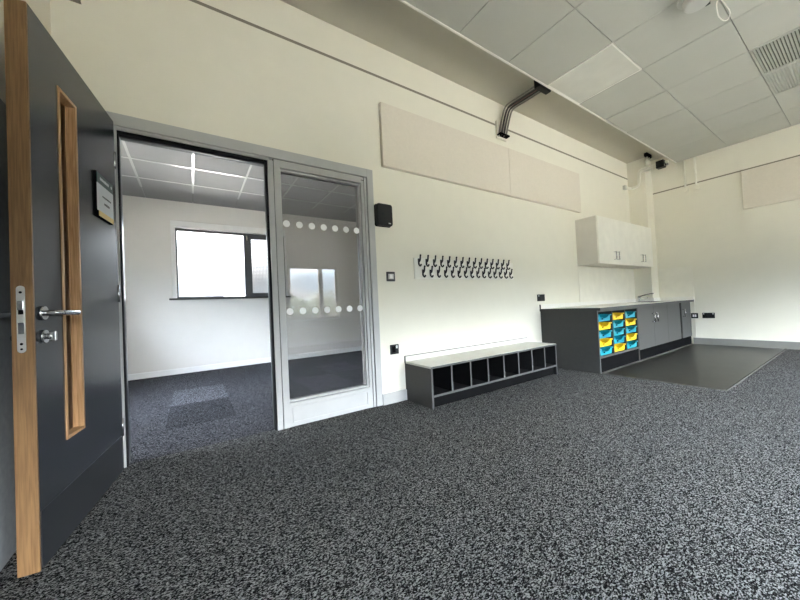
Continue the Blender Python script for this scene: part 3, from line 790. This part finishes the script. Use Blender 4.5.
b.box(xa-.02, xb+.02, ya-.02, ya+.002, zr, zr+.003); b.box(xa-.02, xb+.02, yb-.002, yb+.02, zr, zr+.003); b.box(xa-.02, xa+.002, ya, yb, zr, zr+.003); b.box(xb-.002, xb+.02, ya, yb, zr, zr+.003)
sr('rim', b, 'steel')
sr('waste', MB().cyl(((xa+xb)/2, (ya+yb)/2, UH-.1298), (0, 0, 1), .035, .003, 20), 'chrome')
tap = thing('tap', 'chrome mixer tap with long lever, behind the sink', 'tap', (7.56, -.125, z1+.0005))
MB().cyl((0, 0, 0), (0, 0, 1), .026, .010, 20, .002).cyl((0, 0, .01), (0, 0, 1), .021, .065, 20, .003).build('body', 'chrome', tap)
MB().tube(bez([(0, 0, .045), (-.02, -.05, .062), (-.05, -.12, .075), (-.055, -.15, .062)], 5), .0105, 12).build('spout', 'chrome', tap)
MB().ball((0, 0, .082), .021, 14).tube(bez([(0, 0, .085), (.015, -.06, .108), (.035, -.14, .128), (.045, -.20, .134)], 5), [.0105]*8+[.009]*8, 10).build('lever', 'darkchrome', tap)
# cladding above the worktop
struct('trim_9', MB().box(5.806, 7.732, -.006, -.0005, .802, 1.341), 'splash')
struct('trim_10', MB().box(XR-.006, XR-.0005, -.735, -.29, .802, 1.31).box(XR-.009, XR-.0005, -.742, -.735, .106, 1.31), 'splash')
t = thing('access_plate', 'small white access plate on the corner column above the worktop', 'access plate', (7.885, -.268, .885))
MB().box(-.090, .090, -.006, 0, 0, .200, .002).build('cover', 'wall', t)
MB().box(-.100, .100, -.003, 0, -.010, .210, .001).build('rim', 'splash', t)

# ------------------------------------------------------------------ outside
struct('ground', MB().box(-150, 150, -150, 150, -4.3, -4.0), 'paving')
def tree(x, y, h, r, label, seed):
    rd = random.Random(seed)
    t = thing('tree', label, 'tree', (x, y, -4.0), rd.uniform(0, 6), 'trees beyond the rear window')
    MB().tube([(0, 0, 0), (.05, .03, h*.4), (0, 0, h*.75)], [.22, .16, .06], 8).build('trunk', 'bark', t)
    b = bmesh.new()
    blobs = [(Vector((rd.uniform(-.55, .55)*r, rd.uniform(-.55, .55)*r, h-r*.9+rd.uniform(-.55, .35)*r)), r*rd.uniform(.4, .62)) for _ in range(11)]
    for k in range(2600):
        c, br = blobs[k % len(blobs)]
        d = Vector((rd.gauss(0, 1), rd.gauss(0, 1), rd.gauss(0, 1))).normalized()
        p = c+d*br*rd.uniform(.72, 1.05)
        u = d.orthogonal().normalized(); u.rotate(Matrix.Rotation(rd.uniform(0, 6.3), 3, d)); w = (d+Vector((rd.uniform(-.6, .6), rd.uniform(-.6, .6), rd.uniform(-.6, .6)))).normalized().cross(u)
        s = rd.uniform(.14, .26)
        b.faces.new([b.verts.new(q) for q in (p-u*s, p+w*s*.6, p+u*s, p-w*s*.6)])
    me = bpy.data.meshes.new('crown'); b.to_mesh(me); b.free(); me.materials.append(M['leaf'])
    o = bpy.data.objects.new('crown', me); COL.objects.link(o); o.parent = t
tl = 'leafy green tree outside, mirrored in the glass screen'
tree(-3.0, -27, 6.2, 2.5, tl, 6); tree(3.0, -34, 6.9, 2.8, tl, 1); tree(8.2, -27.5, 6.4, 2.6, tl, 2); tree(13.8, -34, 7.2, 2.9, tl, 3); tree(18.6, -28, 6.1, 2.5, tl, 4); tree(24.5, -34, 6.8, 2.8, tl, 5)
bd = thing('building', 'low pale building on the skyline in the far room window', 'building', (8.0, 44, -4))
MB().box(-3.4, 4.5, -4, 4, 0, 6.6).build('wall', 'brick', bd)
MB().box(-3.6, 4.7, -4.2, 4.2, 6.6, 7.2).build('roof', 'roofw', bd)
for k in range(4): MB().box(-2.8+k*1.9, -1.8+k*1.9, -4.06, -4.0, 4.4, 6.0).build('window', 'darkmetal', bd)

# ------------------------------------------------------------------ daylight
wd = bpy.data.worlds.new('sky'); S.world = wd; wd.use_nodes = True
nt = wd.node_tree; bg = nt.nodes['Background']
tc = N(nt, 'ShaderNodeTexCoord'); sp = N(nt, 'ShaderNodeSeparateXYZ'); nt.links.new(tc.outputs['Generated'], sp.inputs[0])
rz = N(nt, 'ShaderNodeValToRGB')                        # horizon to zenith
e = rz.color_ramp.elements
e[0].position = 0.; e[0].color = (.66, .84, 1.0, 1); e[1].position = .75; e[1].color = (.42, .62, 1.0, 1)
k = e.new(.25); k.color = (.70, .84, 1.0, 1)
nt.links.new(sp.outputs[2], rz.inputs['Fac'])
nz = N(nt, 'ShaderNodeTexNoise', Scale=3.2, Detail=6., Roughness=.55, Distortion=.4)
mp = N(nt, 'ShaderNodeMapping'); mp.inputs['Scale'].default_value = (1, 1, 3.5)
nt.links.new(tc.outputs['Generated'], mp.inputs['Vector']); nt.links.new(mp.outputs['Vector'], nz.inputs['Vector'])
cl = N(nt, 'ShaderNodeValToRGB'); cl.color_ramp.elements[0].position = .42; cl.color_ramp.elements[1].position = .60
nt.links.new(nz.outputs['Fac'], cl.inputs['Fac'])
mx = N(nt, 'ShaderNodeMix', data_type='RGBA'); nt.links.new(cl.outputs['Color'], mx.inputs[0])
nt.links.new(rz.outputs['Color'], mx.inputs[6]); mx.inputs[7].default_value = (1, 1, 1, 1)
mr = N(nt, 'ShaderNodeMapRange'); mr.inputs['From Min'].default_value = -.2; mr.inputs['From Max'].default_value = .9
mr.inputs['To Min'].default_value = 1.0; mr.inputs['To Max'].default_value = .24
nt.links.new(sp.outputs[1], mr.inputs['Value'])
nt.links.new(mx.outputs[2], bg.inputs['Color']); m2 = N(nt, 'ShaderNodeMapRange'); m2.interpolation_type = 'SMOOTHSTEP'; m2.inputs['From Min'].default_value = .075; m2.inputs['From Max'].default_value = .335
m2.inputs['To Min'].default_value = 1.7; m2.inputs['To Max'].default_value = 26.
nt.links.new(sp.outputs[2], m2.inputs['Value'])
ms = N(nt, 'ShaderNodeMath', operation='MULTIPLY'); nt.links.new(mr.outputs[0], ms.inputs[0]); nt.links.new(m2.outputs[0], ms.inputs[1])
nt.links.new(ms.outputs[0], bg.inputs['Strength'])
sun = bpy.data.lights.new('sun', 'SUN'); sun.energy = 55.; sun.angle = .009; sun.color = (1, .93, .80)
so = bpy.data.objects.new('sun', sun); COL.objects.link(so)
so.rotation_euler = Vector((.42, .36, -.83)).to_track_quat('-Z', 'Y').to_euler()
def portal(name, loc, nrm, w, h):
    l = bpy.data.lights.new(name, 'AREA'); l.shape = 'RECTANGLE'; l.size = w; l.size_y = h; l.energy = 1.
    l.cycles.is_portal = True
    o = bpy.data.objects.new(name, l); COL.objects.link(o); o.location = loc
    n = Vector(nrm); o.rotation_euler = n.to_track_quat('-Z', 'Z').to_euler()
for W in (W1, W2, W3): portal('daylight_portal', ((W[0]+W[1])/2, YR-.28, (W[2]+W[3])/2), (0, 1, 0), W[1]-W[0], W[3]-W[2])
portal('daylight_portal', ((WF[0]+WF[1])/2, FY+.26, (WF[2]+WF[3])/2), (0, -1, 0), WF[1]-WF[0], WF[3]-WF[2])
portal('daylight_portal', (6.24, (WS[0]+WS[1])/2, (WS[2]+WS[3])/2), (-1, 0, 0), WS[1]-WS[0], WS[3]-WS[2])

portal('daylight_portal', (XL-.19, (W4[0]+W4[1])/2, (W4[2]+W4[3])/2), (1, 0, 0), W4[1]-W4[0], W4[3]-W4[2])
portal('daylight_portal', (-1.59, (WL[0]+WL[1])/2, (WL[2]+WL[3])/2), (1, 0, 0), WL[1]-WL[0], WL[3]-WL[2])

# ------------------------------------------------------------------ camera
cam = bpy.data.cameras.new('camera'); co = bpy.data.objects.new('camera', cam); COL.objects.link(co)
r = Vector((0.834826, -0.548467, -0.047436)); u = Vector((0.029062, -0.04214, 0.998689)); f = Vector((0.549747, 0.83511, 0.019241))
co.matrix_world = Matrix(((r.x, u.x, -f.x, .98894), (r.y, u.y, -f.y, -2.46225), (r.z, u.z, -f.z, .86957), (0, 0, 0, 1)))
cam.sensor_width = 36.; cam.lens = 36*316.1065/800; cam.clip_start = .02; cam.clip_end = 500
S.camera = co
# ------------------------------------------------------------------ output look
S.view_settings.view_transform = 'Standard'; S.view_settings.look = 'None'; S.view_settings.gamma = 1.
S.view_settings.use_curve_mapping = False; S.view_settings.exposure = 2.40
S.cycles.max_bounces = 16; S.cycles.diffuse_bounces = 10; S.cycles.transparent_max_bounces = 24; S.cycles.glossy_bounces = 6
S.cycles.use_denoising = True
S.cycles.sample_clamp_indirect = 8.
S.cycles.caustics_reflective = False; S.cycles.caustics_refractive = False
